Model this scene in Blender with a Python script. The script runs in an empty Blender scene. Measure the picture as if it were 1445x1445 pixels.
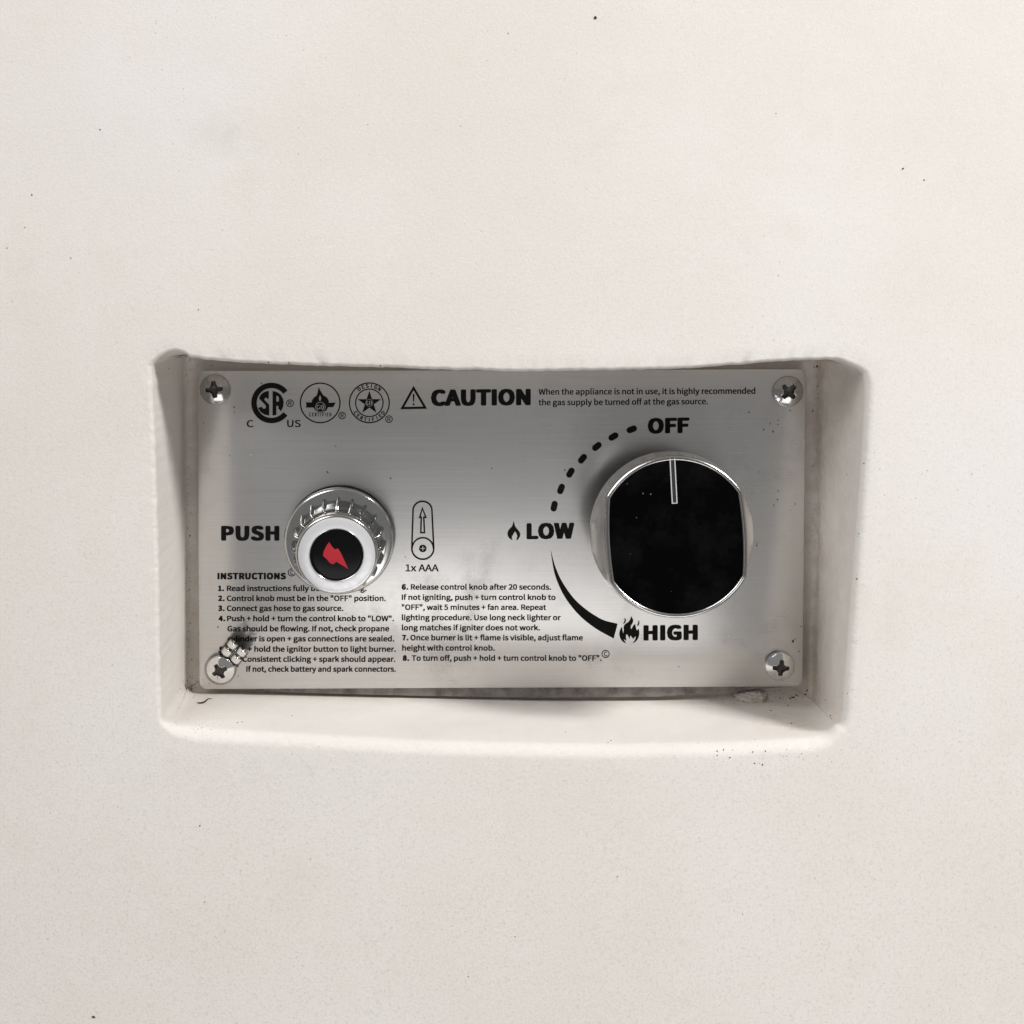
import bpy, bmesh, math, random
from mathutils import Vector, Matrix, noise
from mathutils.bvhtree import BVHTree
from mathutils.geometry import tessellate_polygon

random.seed(7)
scene = bpy.context.scene
COL = scene.collection
PI = math.pi

# ------------------------------------------------------------------ camera
IMG = 1445.0                       # measurements below were taken on a 1445 px square
FPX = 2107.0                       # focal length in those pixels
PITCH = math.radians(2.7)
OCX, VPY = 735.0, 330.0
OCY = VPY + FPX * math.tan(PITCH)
CAM_D = 0.49
FWD = Vector((0, math.cos(PITCH), -math.sin(PITCH)))
UPV = Vector((0, math.sin(PITCH), math.cos(PITCH)))


def ray_dir(px, py):
    return FWD + Vector((1, 0, 0)) * ((px - OCX) / FPX) + UPV * (-(py - OCY) / FPX)


_d = ray_dir(707, 747)
CAM = Vector((0, 0, 0)) - _d * (CAM_D / _d.y)

cam_data = bpy.data.cameras.new('camera')
cam = bpy.data.objects.new('camera', cam_data)
COL.objects.link(cam)
cam.location = CAM
cam.rotation_euler = (PI / 2 - PITCH, 0, 0)
cam_data.sensor_width = 36
cam_data.lens = 36 * FPX / IMG
cam_data.shift_x = (IMG / 2 - OCX) / IMG
cam_data.shift_y = -(IMG / 2 - OCY) / IMG
cam_data.clip_start = 0.01
cam_data.clip_end = 50
scene.camera = cam

# ------------------------------------------------------------------ light
world = bpy.data.worlds.new('World')
scene.world = world
world.use_nodes = True
bg = world.node_tree.nodes['Background']
bg.inputs[0].default_value = (1.0, 0.99, 0.985, 1)
bg.inputs[1].default_value = 0.21


def area(name, loc, target, size, power, color):
    l = bpy.data.lights.new(name, 'AREA')
    l.shape = 'RECTANGLE'
    l.size, l.size_y = size
    l.energy = power
    l.color = color
    o = bpy.data.objects.new(name, l)
    COL.objects.link(o)
    o.location = loc
    o.rotation_euler = (Vector(target) - Vector(loc)).to_track_quat('-Z', 'Y').to_euler()
    return o


area('key_softbox', (1.08, -0.76, 1.12), (0, -0.03, 0.0), (0.32, 0.32), 24, (1.0, 0.985, 0.965))
area('overhead_softbox', (-0.95, -0.95, 1.2), (0, 0, 0.05), (1.3, 0.8), 17, (1.0, 0.99, 0.98))
area('ground_bounce_fill', (0.12, -1.15, -0.95), (0, 0, 0), (1.0, 0.8), 5.0, (1.0, 0.985, 0.97))  # added fill, stands in for light bounced up off the ground

scene.view_settings.view_transform = 'Standard'
scene.view_settings.look = 'None'
scene.view_settings.exposure = 0
scene.view_settings.gamma = 1
scene.render.engine = 'CYCLES'


# ------------------------------------------------------------------ helpers
def unproj(px, py, y=0.0):
    d = ray_dir(px, py)
    return CAM + d * ((y - CAM.y) / d.y)


def mesh_obj(name, verts, faces, mat=None, parent=None, smooth=False, loc=None):
    me = bpy.data.meshes.new(name)
    me.from_pydata([tuple(v) for v in verts], [], faces)
    me.update()
    if smooth:
        me.polygons.foreach_set('use_smooth', [True] * len(me.polygons))
    o = bpy.data.objects.new(name, me)
    COL.objects.link(o)
    if mat:
        me.materials.append(mat)
    if parent:
        o.parent = parent
    if loc:
        o.location = loc
    return o


def auto_smooth(o, deg=35):
    me = o.data
    bm = bmesh.new()
    bm.from_mesh(me)
    bmesh.ops.recalc_face_normals(bm, faces=bm.faces)
    lim = math.radians(deg)
    for f in bm.faces:
        f.smooth = True
    for e in bm.edges:
        if len(e.link_faces) == 2:
            e.smooth = e.calc_face_angle(0) < lim
    bm.to_mesh(me)
    bm.free()


def rings_to_mesh(rings, cap_start=False, cap_end=False):
    n = len(rings[0])
    verts = [p for r in rings for p in r]
    faces = []
    for i in range(len(rings) - 1):
        for j in range(n):
            k = (j + 1) % n
            faces.append((i * n + j, i * n + k, (i + 1) * n + k, (i + 1) * n + j))
    if cap_start:
        faces.append(tuple(reversed(range(n))))
    if cap_end:
        faces.append(tuple((len(rings) - 1) * n + j for j in range(n)))
    return verts, faces


def lathe(profile, n=96):
    rings = []
    for r, h in profile:
        rings.append([(r * math.cos(2 * PI * j / n), r * math.sin(2 * PI * j / n), h) for j in range(n)])
    return rings


def arc_profile(cx, cy, r, a0, a1, n):
    return [(cx + r * math.cos(math.radians(a0 + (a1 - a0) * i / n)),
             cy + r * math.sin(math.radians(a0 + (a1 - a0) * i / n))) for i in range(n + 1)]


# ------------------------------------------------------------------ materials
def new_mat(name):
    m = bpy.data.materials.new(name)
    m.use_nodes = True
    nt = m.node_tree
    return m, nt, nt.nodes['Principled BSDF']


def N(nt, t, **kw):
    n = nt.nodes.new(t)
    for k, v in kw.items():
        setattr(n, k, v)
    return n


def mixc(nt, fac, a, b, blend='MIX'):
    n = N(nt, 'ShaderNodeMix', data_type='RGBA', blend_type=blend)
    for sock, v in ((n.inputs[0], fac), (n.inputs[6], a), (n.inputs[7], b)):
        if hasattr(v, 'is_linked'):
            nt.links.new(v, sock)
        else:
            sock.default_value = v if not isinstance(v, tuple) or len(v) == 4 else (*v, 1)
    return n.outputs[2]


def maprange(nt, v, a, b, c=0.0, d=1.0):
    n = N(nt, 'ShaderNodeMapRange')
    nt.links.new(v, n.inputs[0])
    for i, x in enumerate((a, b, c, d)):
        n.inputs[i + 1].default_value = x
    return n.outputs[0]


def math_n(nt, op, a, b=None):
    n = N(nt, 'ShaderNodeMath', operation=op)
    for i, v in enumerate((a, b)):
        if v is None:
            continue
        if hasattr(v, 'is_linked'):
            nt.links.new(v, n.inputs[i])
        else:
            n.inputs[i].default_value = v
    return n.outputs[0]


def noise_n(nt, vec, scale, detail=4, rough=0.55):
    n = N(nt, 'ShaderNodeTexNoise')
    nt.links.new(vec, n.inputs['Vector'])
    n.inputs['Scale'].default_value = scale
    n.inputs['Detail'].default_value = detail
    n.inputs['Roughness'].default_value = rough
    return n.outputs[0]


def make_concrete():
    m, nt, b = new_mat('cream_concrete')
    co = N(nt, 'ShaderNodeTexCoord').outputs['Object']
    inner = N(nt, 'ShaderNodeAttribute', attribute_name='recess').outputs['Fac']
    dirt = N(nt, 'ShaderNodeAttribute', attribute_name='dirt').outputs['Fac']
    big = noise_n(nt, co, 9, 5, 0.6)
    mid = noise_n(nt, co, 38, 6, 0.65)
    big2 = noise_n(nt, co, 21, 3, 0.6)
    fine = noise_n(nt, co, 1100, 3, 0.7)
    grain = noise_n(nt, co, 2600, 2, 0.6)
    face_c = mixc(nt, maprange(nt, big, 0.36, 0.66), (0.80, 0.752, 0.702), (0.84, 0.81, 0.778))
    face_c = mixc(nt, maprange(nt, mid, 0.54, 0.74, 0, 0.36), face_c, (0.77, 0.705, 0.625))
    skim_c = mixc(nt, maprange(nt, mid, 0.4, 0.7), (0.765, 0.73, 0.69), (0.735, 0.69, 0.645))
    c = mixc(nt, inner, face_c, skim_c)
    # sand grain, weaker on the skim coat of the recess
    g = math_n(nt, 'ADD', math_n(nt, 'MULTIPLY', fine, 0.6), math_n(nt, 'MULTIPLY', grain, 0.4))
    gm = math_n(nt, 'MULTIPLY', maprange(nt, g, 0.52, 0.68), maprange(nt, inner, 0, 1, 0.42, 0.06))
    zz = N(nt, 'ShaderNodeSeparateXYZ')
    nt.links.new(co, zz.inputs[0])
    sand = maprange(nt, math_n(nt, 'ADD', zz.outputs[2], math_n(nt, 'MULTIPLY', big2, 0.16)), 0.20, -0.04, 0.35, 1.1)
    gm = math_n(nt, 'MULTIPLY', gm, sand)
    c = mixc(nt, gm, c, (0.46, 0.42, 0.38))
    gl = math_n(nt, 'MULTIPLY', maprange(nt, g, 0.46, 0.34), maprange(nt, inner, 0, 1, 0.5, 0.1))
    c = mixc(nt, gl, c, (0.88, 0.86, 0.83))
    # scattered dark specks
    for sc, thr, dens, col, amt in ((260, 0.14, 0.93, (0.24, 0.21, 0.19), 0.35), (600, 0.2, 0.85, (0.34, 0.29, 0.25), 0.5)):
        v = N(nt, 'ShaderNodeTexVoronoi')
        nt.links.new(co, v.inputs['Vector'])
        v.inputs['Scale'].default_value = sc
        near = maprange(nt, v.outputs['Distance'], thr, thr * 0.6)
        sep = N(nt, 'ShaderNodeSeparateColor')
        nt.links.new(v.outputs['Color'], sep.inputs[0])
        pick = math_n(nt, 'GREATER_THAN', sep.outputs[0], dens)
        f = math_n(nt, 'MULTIPLY', math_n(nt, 'MULTIPLY', near, pick), amt)
        f = math_n(nt, 'MULTIPLY', f, sep.outputs[1])
        f = math_n(nt, 'MULTIPLY', f, maprange(nt, big2, 0.42, 0.62, 0.1, 1.0))
        c = mixc(nt, f, c, col)
    # a few handling smears and water stains
    wob = noise_n(nt, co, 90, 5, 0.7)
    for (px, py, rx, rz, col, amt) in ((328, 190, 0.010, 0.006, (0.52, 0.48, 0.45), 0.26), (846, 1130, 0.016, 0.014, (0.76, 0.68, 0.55), 0.38), (25, 385, 0.012, 0.02, (0.74, 0.64, 0.52), 0.38),
                                       (350, 1085, 0.03, 0.006, (0.62, 0.58, 0.54), 0.35), (1330, 860, 0.02, 0.015, (0.78, 0.70, 0.60), 0.4), (430, 1230, 0.008, 0.012, (0.74, 0.66, 0.55), 0.3)):
        p = unproj(px, py, -0.035)
        mpn = N(nt, 'ShaderNodeMapping')
        nt.links.new(co, mpn.inputs[0])
        mpn.inputs['Scale'].default_value = (1 / rx, 0, 1 / rz)
        mpn.inputs['Location'].default_value = (-p.x / rx, 0, -p.z / rz)
        ln = N(nt, 'ShaderNodeVectorMath', operation='LENGTH')
        nt.links.new(mpn.outputs[0], ln.inputs[0])
        fall = maprange(nt, ln.outputs['Value'], 1.6, 0.0)
        c = mixc(nt, math_n(nt, 'MULTIPLY', math_n(nt, 'MULTIPLY', fall, maprange(nt, wob, 0.42, 0.68)), amt), c, col)
    # tan soiling rubbed into the corners
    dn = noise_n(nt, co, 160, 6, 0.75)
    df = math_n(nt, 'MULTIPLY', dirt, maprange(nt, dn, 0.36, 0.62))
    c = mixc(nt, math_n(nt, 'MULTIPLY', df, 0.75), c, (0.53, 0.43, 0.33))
    nt.links.new(c, b.inputs['Base Color'])
    b.inputs['Roughness'].default_value = 0.82
    b.inputs['Specular IOR Level'].default_value = 0.25
    bump = N(nt, 'ShaderNodeBump')
    bump.inputs['Strength'].default_value = 0.35
    bump.inputs['Distance'].default_value = 0.0004
    h = math_n(nt, 'ADD', g, math_n(nt, 'MULTIPLY', mid, 0.8))
    nt.links.new(h, bump.inputs['Height'])
    nt.links.new(bump.outputs[0], b.inputs['Normal'])
    return m


def make_steel():
    m, nt, b = new_mat('brushed_steel')
    tc = N(nt, 'ShaderNodeTexCoord')
    co = tc.outputs['Object']
    mp = N(nt, 'ShaderNodeMapping')
    nt.links.new(co, mp.inputs[0])
    mp.inputs['Scale'].default_value = (10, 1, 2600)
    br = noise_n(nt, mp.outputs[0], 1.0, 3, 0.6)
    mp2 = N(nt, 'ShaderNodeMapping')
    nt.links.new(co, mp2.inputs[0])
    mp2.inputs['Scale'].default_value = (45, 1, 6500)
    br2 = noise_n(nt, mp2.outputs[0], 1.0, 2, 0.6)
    brush = math_n(nt, 'ADD', math_n(nt, 'MULTIPLY', br, 0.55), math_n(nt, 'MULTIPLY', br2, 0.45))
    sm = noise_n(nt, co, 22, 6, 0.7)
    sm2 = noise_n(nt, co, 75, 5, 0.7)
    c = mixc(nt, maprange(nt, brush, 0.35, 0.65), (0.64, 0.632, 0.622), (0.72, 0.712, 0.702))
    smudge = math_n(nt, 'MULTIPLY', maprange(nt, sm, 0.5, 0.72), maprange(nt, sm2, 0.42, 0.66))
    c = mixc(nt, math_n(nt, 'MULTIPLY', smudge, 0.6), c, (0.34, 0.33, 0.32))
    # fine grime flecks
    v = N(nt, 'ShaderNodeTexVoronoi')
    nt.links.new(co, v.inputs['Vector'])
    v.inputs['Scale'].default_value = 330
    sep = N(nt, 'ShaderNodeSeparateColor')
    nt.links.new(v.outputs['Color'], sep.inputs[0])
    f = math_n(nt, 'MULTIPLY', maprange(nt, v.outputs['Distance'], 0.13, 0.07), math_n(nt, 'GREATER_THAN', sep.outputs[0], 0.965))
    c = mixc(nt, math_n(nt, 'MULTIPLY', f, 0.8), c, (0.06, 0.05, 0.05))
    nt.links.new(c, b.inputs['Base Color'])
    b.inputs['Metallic'].default_value = 1.0
    r = math_n(nt, 'ADD', maprange(nt, brush, 0.3, 0.7, 0.21, 0.26), math_n(nt, 'MULTIPLY', smudge, 0.12))
    nt.links.new(r, b.inputs['Roughness'])
    b.inputs['Anisotropic'].default_value = 0.75
    tg = N(nt, 'ShaderNodeTangent', direction_type='UV_MAP')
    nt.links.new(tg.outputs[0], b.inputs['Tangent'])
    bump = N(nt, 'ShaderNodeBump')
    bump.inputs['Strength'].default_value = 0.07
    bump.inputs['Distance'].default_value = 0.0001
    nt.links.new(brush, bump.inputs['Height'])
    nt.links.new(bump.outputs[0], b.inputs['Normal'])
    # a second, broader lobe: the fine satin scatter of worn brushed sheet
    b2 = N(nt, 'ShaderNodeBsdfPrincipled')
    nt.links.new(c, b2.inputs['Base Color'])
    nt.links.new(tg.outputs[0], b2.inputs['Tangent'])
    nt.links.new(bump.outputs[0], b2.inputs['Normal'])
    b2.inputs['Metallic'].default_value = 1.0
    b2.inputs['Roughness'].default_value = 0.48
    b2.inputs['Anisotropic'].default_value = 0.5
    mx = N(nt, 'ShaderNodeMixShader')
    mx.inputs[0].default_value = 0.33
    nt.links.new(b.outputs[0], mx.inputs[1])
    nt.links.new(b2.outputs[0], mx.inputs[2])
    nt.links.new(mx.outputs[0], nt.nodes['Material Output'].inputs['Surface'])
    return m


def simple(name, col, metallic=0.0, rough=0.4, spec=0.5, grime=0.0, scale=300):
    m, nt, b = new_mat(name)
    b.inputs['Metallic'].default_value = metallic
    b.inputs['Specular IOR Level'].default_value = spec
    co = N(nt, 'ShaderNodeTexCoord').outputs['Object']
    n = noise_n(nt, co, scale, 5, 0.65)
    dark = tuple(x * (1 - grime) for x in col)
    nt.links.new(mixc(nt, maprange(nt, n, 0.42, 0.68), (*col, 1), (*dark, 1)), b.inputs['Base Color'])
    nt.links.new(maprange(nt, n, 0.35, 0.7, rough * 0.85, min(1, rough * 1.25)), b.inputs['Roughness'])
    return m


M_CONC = make_concrete()
M_STEEL = make_steel()
M_INK = simple('black_ink', (0.006, 0.0055, 0.0055), 0, 0.6, 0.12, 0.2)
M_CHROME = simple('polished_chrome', (0.62, 0.62, 0.615), 1, 0.16, 0.5, 0.10, 500)
M_COLLAR = simple('shaded_chrome', (0.36, 0.36, 0.355), 1, 0.12, 0.5, 0.2, 500)  # chrome darkened to imitate the dark surroundings the ribbed collar mirrors
M_BRIGHT = simple('lit_zinc', (0.90, 0.895, 0.88), 1, 0.12, 0.5, 0.10, 700)
M_CHANNEL = simple('dark_pointer_channel', (0.035, 0.034, 0.033), 0.0, 0.5, 0.3, 0.6, 1500)
M_MATTE_BLACK = simple('matte_black', (0.010, 0.010, 0.010), 0, 0.7, 0.2, 0.2)
M_SATIN = simple('satin_silver_cap', (0.76, 0.76, 0.78), 0.35, 0.36, 0.5, 0.06, 400)
M_KNOB = simple('brushed_knob_metal', (0.80, 0.79, 0.775), 1, 0.30, 0.5, 0.06, 120)
M_RIM = simple('polished_knob_rim', (0.56, 0.55, 0.54), 1, 0.2, 0.5, 0.15, 900)
M_BLACK = simple('gloss_black_enamel', (0.0012, 0.0012, 0.0014), 0, 0.12, 0.06, 0.1)
def add_dust(m):
    nt = m.node_tree
    b = nt.nodes['Principled BSDF']
    src = b.inputs['Base Color'].links[0].from_socket
    co = N(nt, 'ShaderNodeTexCoord').outputs['Object']
    v = N(nt, 'ShaderNodeTexVoronoi')
    nt.links.new(co, v.inputs['Vector'])
    v.inputs['Scale'].default_value = 420
    sep = N(nt, 'ShaderNodeSeparateColor')
    nt.links.new(v.outputs['Color'], sep.inputs[0])
    f = math_n(nt, 'MULTIPLY', maprange(nt, v.outputs['Distance'], 0.12, 0.05), math_n(nt, 'GREATER_THAN', sep.outputs[0], 0.955))
    film = maprange(nt, noise_n(nt, co, 60, 6, 0.7), 0.45, 0.75, 0, 0.012)
    c = mixc(nt, math_n(nt, 'ADD', math_n(nt, 'MULTIPLY', f, 0.35), film), src, (0.5, 0.49, 0.47))
    nt.links.new(c, b.inputs['Base Color'])


add_dust(M_BLACK)
M_BUTTON = simple('black_button_insert', (0.004, 0.004, 0.005), 0, 0.15, 0.14, 0.1)
M_RED = simple('red_print', (0.46, 0.018, 0.030), 0, 0.5, 0.3, 0.1)
M_SCREW = simple('zinc_screw', (0.52, 0.515, 0.505), 1, 0.14, 0.5, 0.16, 700)
M_SLOT = simple('dark_dull_metal', (0.11, 0.105, 0.10), 1, 0.42, 0.5, 0.5, 900)  # darker metal of the screw slots, shared with the terminal neck
M_BACK = simple('dull_backing_steel', (0.27, 0.25, 0.235), 0.6, 0.5, 0.4, 0.45, 240)
M_MORTAR = simple('pale_mortar', (0.66, 0.62, 0.58), 0, 0.95, 0.1, 0.35, 900)
M_FIBRE = simple('dark_fibre', (0.02, 0.016, 0.013), 0, 0.7, 0.2, 0.1)
M_GRIT = simple('dark_grit', (0.055, 0.046, 0.04), 0, 0.9, 0.1, 0.4, 2000)

# ------------------------------------------------------------------ concrete casing with recess
CYL_R = 1.0
FRONT_Y = -0.042
BACK_Y = 0.0054


def cyl_y(x):
    return FRONT_Y + CYL_R - math.sqrt(max(CYL_R ** 2 - x * x, 0.01))


def cyl_hit(px, py):
    y = FRONT_Y
    for _ in range(12):
        p = unproj(px, py, y)
        y = cyl_y(p.x)
    return unproj(px, py, y)


def resample(pts, n):
    """n points along a Catmull-Rom curve through pts, end point left out"""
    dense = []
    for i in range(len(pts) - 1):
        p0, p1, p2, p3 = pts[max(i - 1, 0)], pts[i], pts[i + 1], pts[min(i + 2, len(pts) - 1)]
        for s in range(24):
            t = s / 24
            dense.append(0.5 * ((2 * p1) + (p2 - p0) * t + (2 * p0 - 5 * p1 + 4 * p2 - p3) * t * t + (3 * p1 - p0 - 3 * p2 + p3) * t ** 3))
    dense.append(pts[-1])
    L = [0]
    for a, c in zip(dense, dense[1:]):
        L.append(L[-1] + (c - a).length)
    out = []
    k = 0
    for i in range(n):
        s = L[-1] * i / n
        while L[k + 1] < s:
            k += 1
        t = (s - L[k]) / max(L[k + 1] - L[k], 1e-9)
        out.append(dense[k].lerp(dense[k + 1], t))
    return out


FT = [(219, 510), (226, 504), (238, 498), (250, 496), (262, 499), (274, 505), (330, 511), (450, 517), (560, 519), (700, 524), (850, 523),
      (950, 521), (1050, 514), (1130, 508), (1180, 508), (1196, 514), (1209, 520), (1219, 528)]
FR = [(1225, 528), (1228, 560), (1223, 650), (1215, 760), (1207, 860), (1200, 960), (1196, 1015), (1189, 1040)]
FB = [(1189, 1040), (1176, 1053), (1155, 1059), (1100, 1062), (1000, 1066), (850, 1068), (700, 1066), (550, 1061), (400, 1052), (300, 1047),
      (252, 1043), (238, 1037)]
FL = [(238, 1037), (230, 1018), (227, 995), (225, 900), (223, 760), (220, 640), (216, 560), (215, 520), (219, 510)]
BT = [(266, 503), (280, 499), (500, 499), (707, 499), (920, 499), (1138, 499), (1148, 503)]
BR_ = [(1148, 503), (1152, 515), (1151, 700), (1149, 850), (1147, 975), (1143, 984)]
BB = [(1143, 984), (1132, 988), (1000, 985), (860, 986), (750, 985.5), (600, 982), (450, 979), (330, 975), (276, 974), (266, 969)]
BL = [(266, 969), (262, 960), (262, 850), (262, 700), (262, 516), (266, 503)]
NS = 300
front, back, outer = [], [], []
OX, OZ = 0.26, 0.26
oc = unproj(722, 722)
cornersO = [Vector((oc.x - OX, 0, oc.z + OZ)), Vector((oc.x + OX, 0, oc.z + OZ)), Vector((oc.x + OX, 0, oc.z - OZ)), Vector((oc.x - OX, 0, oc.z - OZ))]
sideid = []
for s, (fl, bl) in enumerate(zip((FT, [(x - 6, y) for x, y in FR[:-1]] + [(1180, 1028)], [(1180, 1028)] + [(x - (8 if x > 1100 else 0), y - 14) for x, y in FB[1:-1]] + [(242, 1026)], [(242, 1026)] + [(x - 1, y) for x, y in FL[1:-1]] + [FL[-1]]), (BT, BR_, BB, BL))):
    front += resample([cyl_hit(*p) for p in fl], NS)
    back += resample([unproj(*p, BACK_Y) for p in bl], NS)
    for i in range(NS):
        outer.append(cornersO[s].lerp(cornersO[(s + 1) % 4], i / NS))
        sideid.append(s)
NL = len(front)
RAD = (0.0013, 0.0030, 0.0040, 0.0015)
rad = [RAD[s] for s in sideid]
for _ in range(60):
    rad = [(rad[i - 1] + rad[i] + rad[(i + 1) % NL]) / 3 for i in range(NL)]
nrm = []
for i in range(NL):
    t = front[(i + 7) % NL] - front[i - 7]
    n = Vector((t.z * -1, 0, t.x))       # the loop runs clockwise: outward is to its left
    nrm.append(n.normalized())
for _ in range(40):
    nrm = [(nrm[i - 1] + nrm[i] + nrm[(i + 1) % NL]).normalized() for i in range(NL)]
if (front[NS // 2] + nrm[NS // 2] * 0.01).z < front[NS // 2].z:
    nrm = [-n for n in nrm]
# uneven, hand-finished edge
for i in range(NL):
    p = front[i]
    k = (0.0003, 0.00012, 0.0002, 0.0003)[sideid[i]]
    kh = (0.00022, 0.00006, 0.00010, 0.00020)[sideid[i]]
    e = noise.noise(p * 70) * k + noise.noise(p * 420) * kh - kh * 2.2 * max(0, noise.noise(p * 260) - 0.35)
    front[i] = p + nrm[i] * e
loops, rec, drt = [], [], []


def onsurf(p):
    q = Vector((p.x, 0, p.z))
    q.y = cyl_y(p.x) + 0.00025 * noise.noise(Vector((p.x, 0, p.z)) * 22)
    return q


starts = [front[i] + nrm[i] * rad[i] for i in range(NL)]
# back rim of the casing piece, then its outer face running in to the opening
loops.append([Vector((p.x * 0.98, 0.16, p.z)) for p in outer]); rec.append(0); drt.append(0)
KO = 26
for k in range(KO + 1):
    t = (k / KO) ** 0.55
    lp = []
    for i in range(NL):
        lp.append(onsurf(outer[i].lerp(starts[i], t)))
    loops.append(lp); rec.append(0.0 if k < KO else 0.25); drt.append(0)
KF = 9
for k in range(1, KF + 1):
    a = PI / 2 * k / KF
    lp = []
    for i in range(NL):
        r = rad[i]
        base = onsurf(front[i] + nrm[i] * r * (1 - math.sin(a)))
        cs = (0.4, 0.2, 0.45, 0.6)[sideid[i]]
        q = base + Vector((0, r * (1 - math.cos(a)), 0))
        chip = max(0, noise.noise(q * 330 + Vector((7, 3, 1))) - 0.30) * 0.0016 + max(0, noise.noise(q * 900) - 0.25) * 0.0006
        j = 0.00007 * noise.noise(q * 800) + cs * chip * math.sin(PI * k / (KF + 0.5))
        lp.append(base + Vector((0, r * (1 - math.cos(a)) + j, 0)))
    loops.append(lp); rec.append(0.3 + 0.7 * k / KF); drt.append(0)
last = loops[-1]
KW = 14
for k in range(1, KW + 1):
    t = k / KW * 0.96
    lp = []
    for i in range(NL):
        p = last[i].lerp(back[i], t)
        amp = 0.00035 * math.sin(PI * t)
        p = p + nrm[i] * amp * (noise.noise(p * 60) + 0.5 * noise.noise(p * 200))
        lp.append(p)
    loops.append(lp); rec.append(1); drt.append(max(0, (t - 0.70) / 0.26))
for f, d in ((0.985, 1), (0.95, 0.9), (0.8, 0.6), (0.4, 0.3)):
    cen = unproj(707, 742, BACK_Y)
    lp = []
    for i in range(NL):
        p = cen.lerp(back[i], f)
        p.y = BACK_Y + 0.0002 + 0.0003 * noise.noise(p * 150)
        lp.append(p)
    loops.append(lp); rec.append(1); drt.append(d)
v, f = rings_to_mesh(loops, False, True)
casing = mesh_obj('concrete_casing', v, f, M_CONC, smooth=True)
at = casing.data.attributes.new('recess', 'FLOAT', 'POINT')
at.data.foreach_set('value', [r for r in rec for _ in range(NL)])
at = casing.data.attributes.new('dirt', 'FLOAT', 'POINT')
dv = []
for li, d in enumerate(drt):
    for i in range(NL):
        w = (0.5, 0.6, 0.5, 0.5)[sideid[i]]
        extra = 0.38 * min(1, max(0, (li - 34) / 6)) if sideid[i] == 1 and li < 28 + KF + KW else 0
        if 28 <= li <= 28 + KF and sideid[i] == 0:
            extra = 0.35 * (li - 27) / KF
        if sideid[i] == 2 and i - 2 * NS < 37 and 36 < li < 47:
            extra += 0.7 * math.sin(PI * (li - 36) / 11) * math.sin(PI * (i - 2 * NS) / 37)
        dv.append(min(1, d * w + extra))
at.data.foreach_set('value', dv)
casing['label'] = 'smooth cream concrete casing with a rounded rectangular recess around the control panel'
casing['category'] = 'concrete casing'

# ------------------------------------------------------------------ control panel
panel = bpy.data.objects.new('control_panel', None)
COL.objects.link(panel)
panel.empty_display_size = 0.02
panel['label'] = 'brushed steel gas control panel with push button and black knob set in the recess'
panel['category'] = 'control panel'

# face plate: the four measured corners, rounded
PC = [unproj(277.8, 523.5), unproj(1137.6, 521), unproj(1132.5, 968.8), unproj(281.4, 972.5)]
rc = 0.0026
out2 = []
for i in range(4):
    p, a, c = PC[i], PC[i - 1], PC[(i + 1) % 4]
    da, dc = (a - p).normalized(), (c - p).normalized()
    for s in range(9):
        ang = PI / 2 * s / 8
        out2.append(p + da * rc * (1 - math.sin(ang)) + dc * rc * (1 - math.cos(ang)))
TH = 0.0014
ctr = (PC[0] + PC[1] + PC[2] + PC[3]) / 4


def inset(pts, d, y):
    r = []
    for p in pts:
        q = p - (p - ctr).normalized() * d
        r.append(Vector((q.x, y, q.z)))
    return r


rings = [inset(out2, 0, TH), inset(out2, 0, 0.0002), inset(out2, 0.00006, 0.00006), inset(out2, 0.0002, 0)]
v, f = rings_to_mesh(rings, True, True)
plate = mesh_obj('face_plate', v, f, M_STEEL, panel)
auto_smooth(plate, 60)
uv = plate.data.uv_layers.new(name='UVMap')
for l in plate.data.loops:
    co = plate.data.vertices[l.vertex_index].co
    uv.data[l.index].uv = (co.z * 5, -co.x * 5)

bk = [unproj(x, y, 0.0018) for x, y in [(285, 540), (1128, 540), (1126, 968), (930, 983), (760, 984.5), (600, 982), (420, 977.5), (290, 970)]]
back_rings = [[Vector((p.x, y, p.z)) for p in bk] for y in (0.0050, 0.0018)]
backing = mesh_obj('backing_plate', *rings_to_mesh(back_rings, True, True), M_BACK, panel)
INK_Y = -0.00008


def P(px, py):
    p = unproj(px, py, 0)
    return Vector((p.x, INK_Y, p.z))


FONT = None
try:
    import os
    fp = os.path.join(bpy.utils.system_resource('DATAFILES'), 'fonts', 'Noto Sans CJK Regular.woff2')
    if os.path.exists(fp):
        FONT = bpy.data.fonts.load(fp)
except Exception:
    FONT = None


def glyphs(txt, offset=0.0, spacing=1.0):
    """flat mesh data of a line of type, font size 1, baseline at y = 0"""
    cu = bpy.data.curves.new('type', 'FONT')
    cu.body = txt
    if FONT:
        cu.font = FONT
    cu.space_character = spacing
    cu.resolution_u = 3
    o = bpy.data.objects.new('type', cu)
    COL.objects.link(o)
    dg = bpy.context.evaluated_depsgraph_get()
    me = bpy.data.meshes.new_from_object(o.evaluated_get(dg))
    vs = [Vector(x.co) for x in me.vertices]
    fs = [tuple(p.vertices) for p in me.polygons]
    bpy.data.objects.remove(o)
    bpy.data.curves.remove(cu)
    bpy.data.meshes.remove(me)
    if offset > 0:
        fatten(vs, fs, offset)
    return vs, fs


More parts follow.
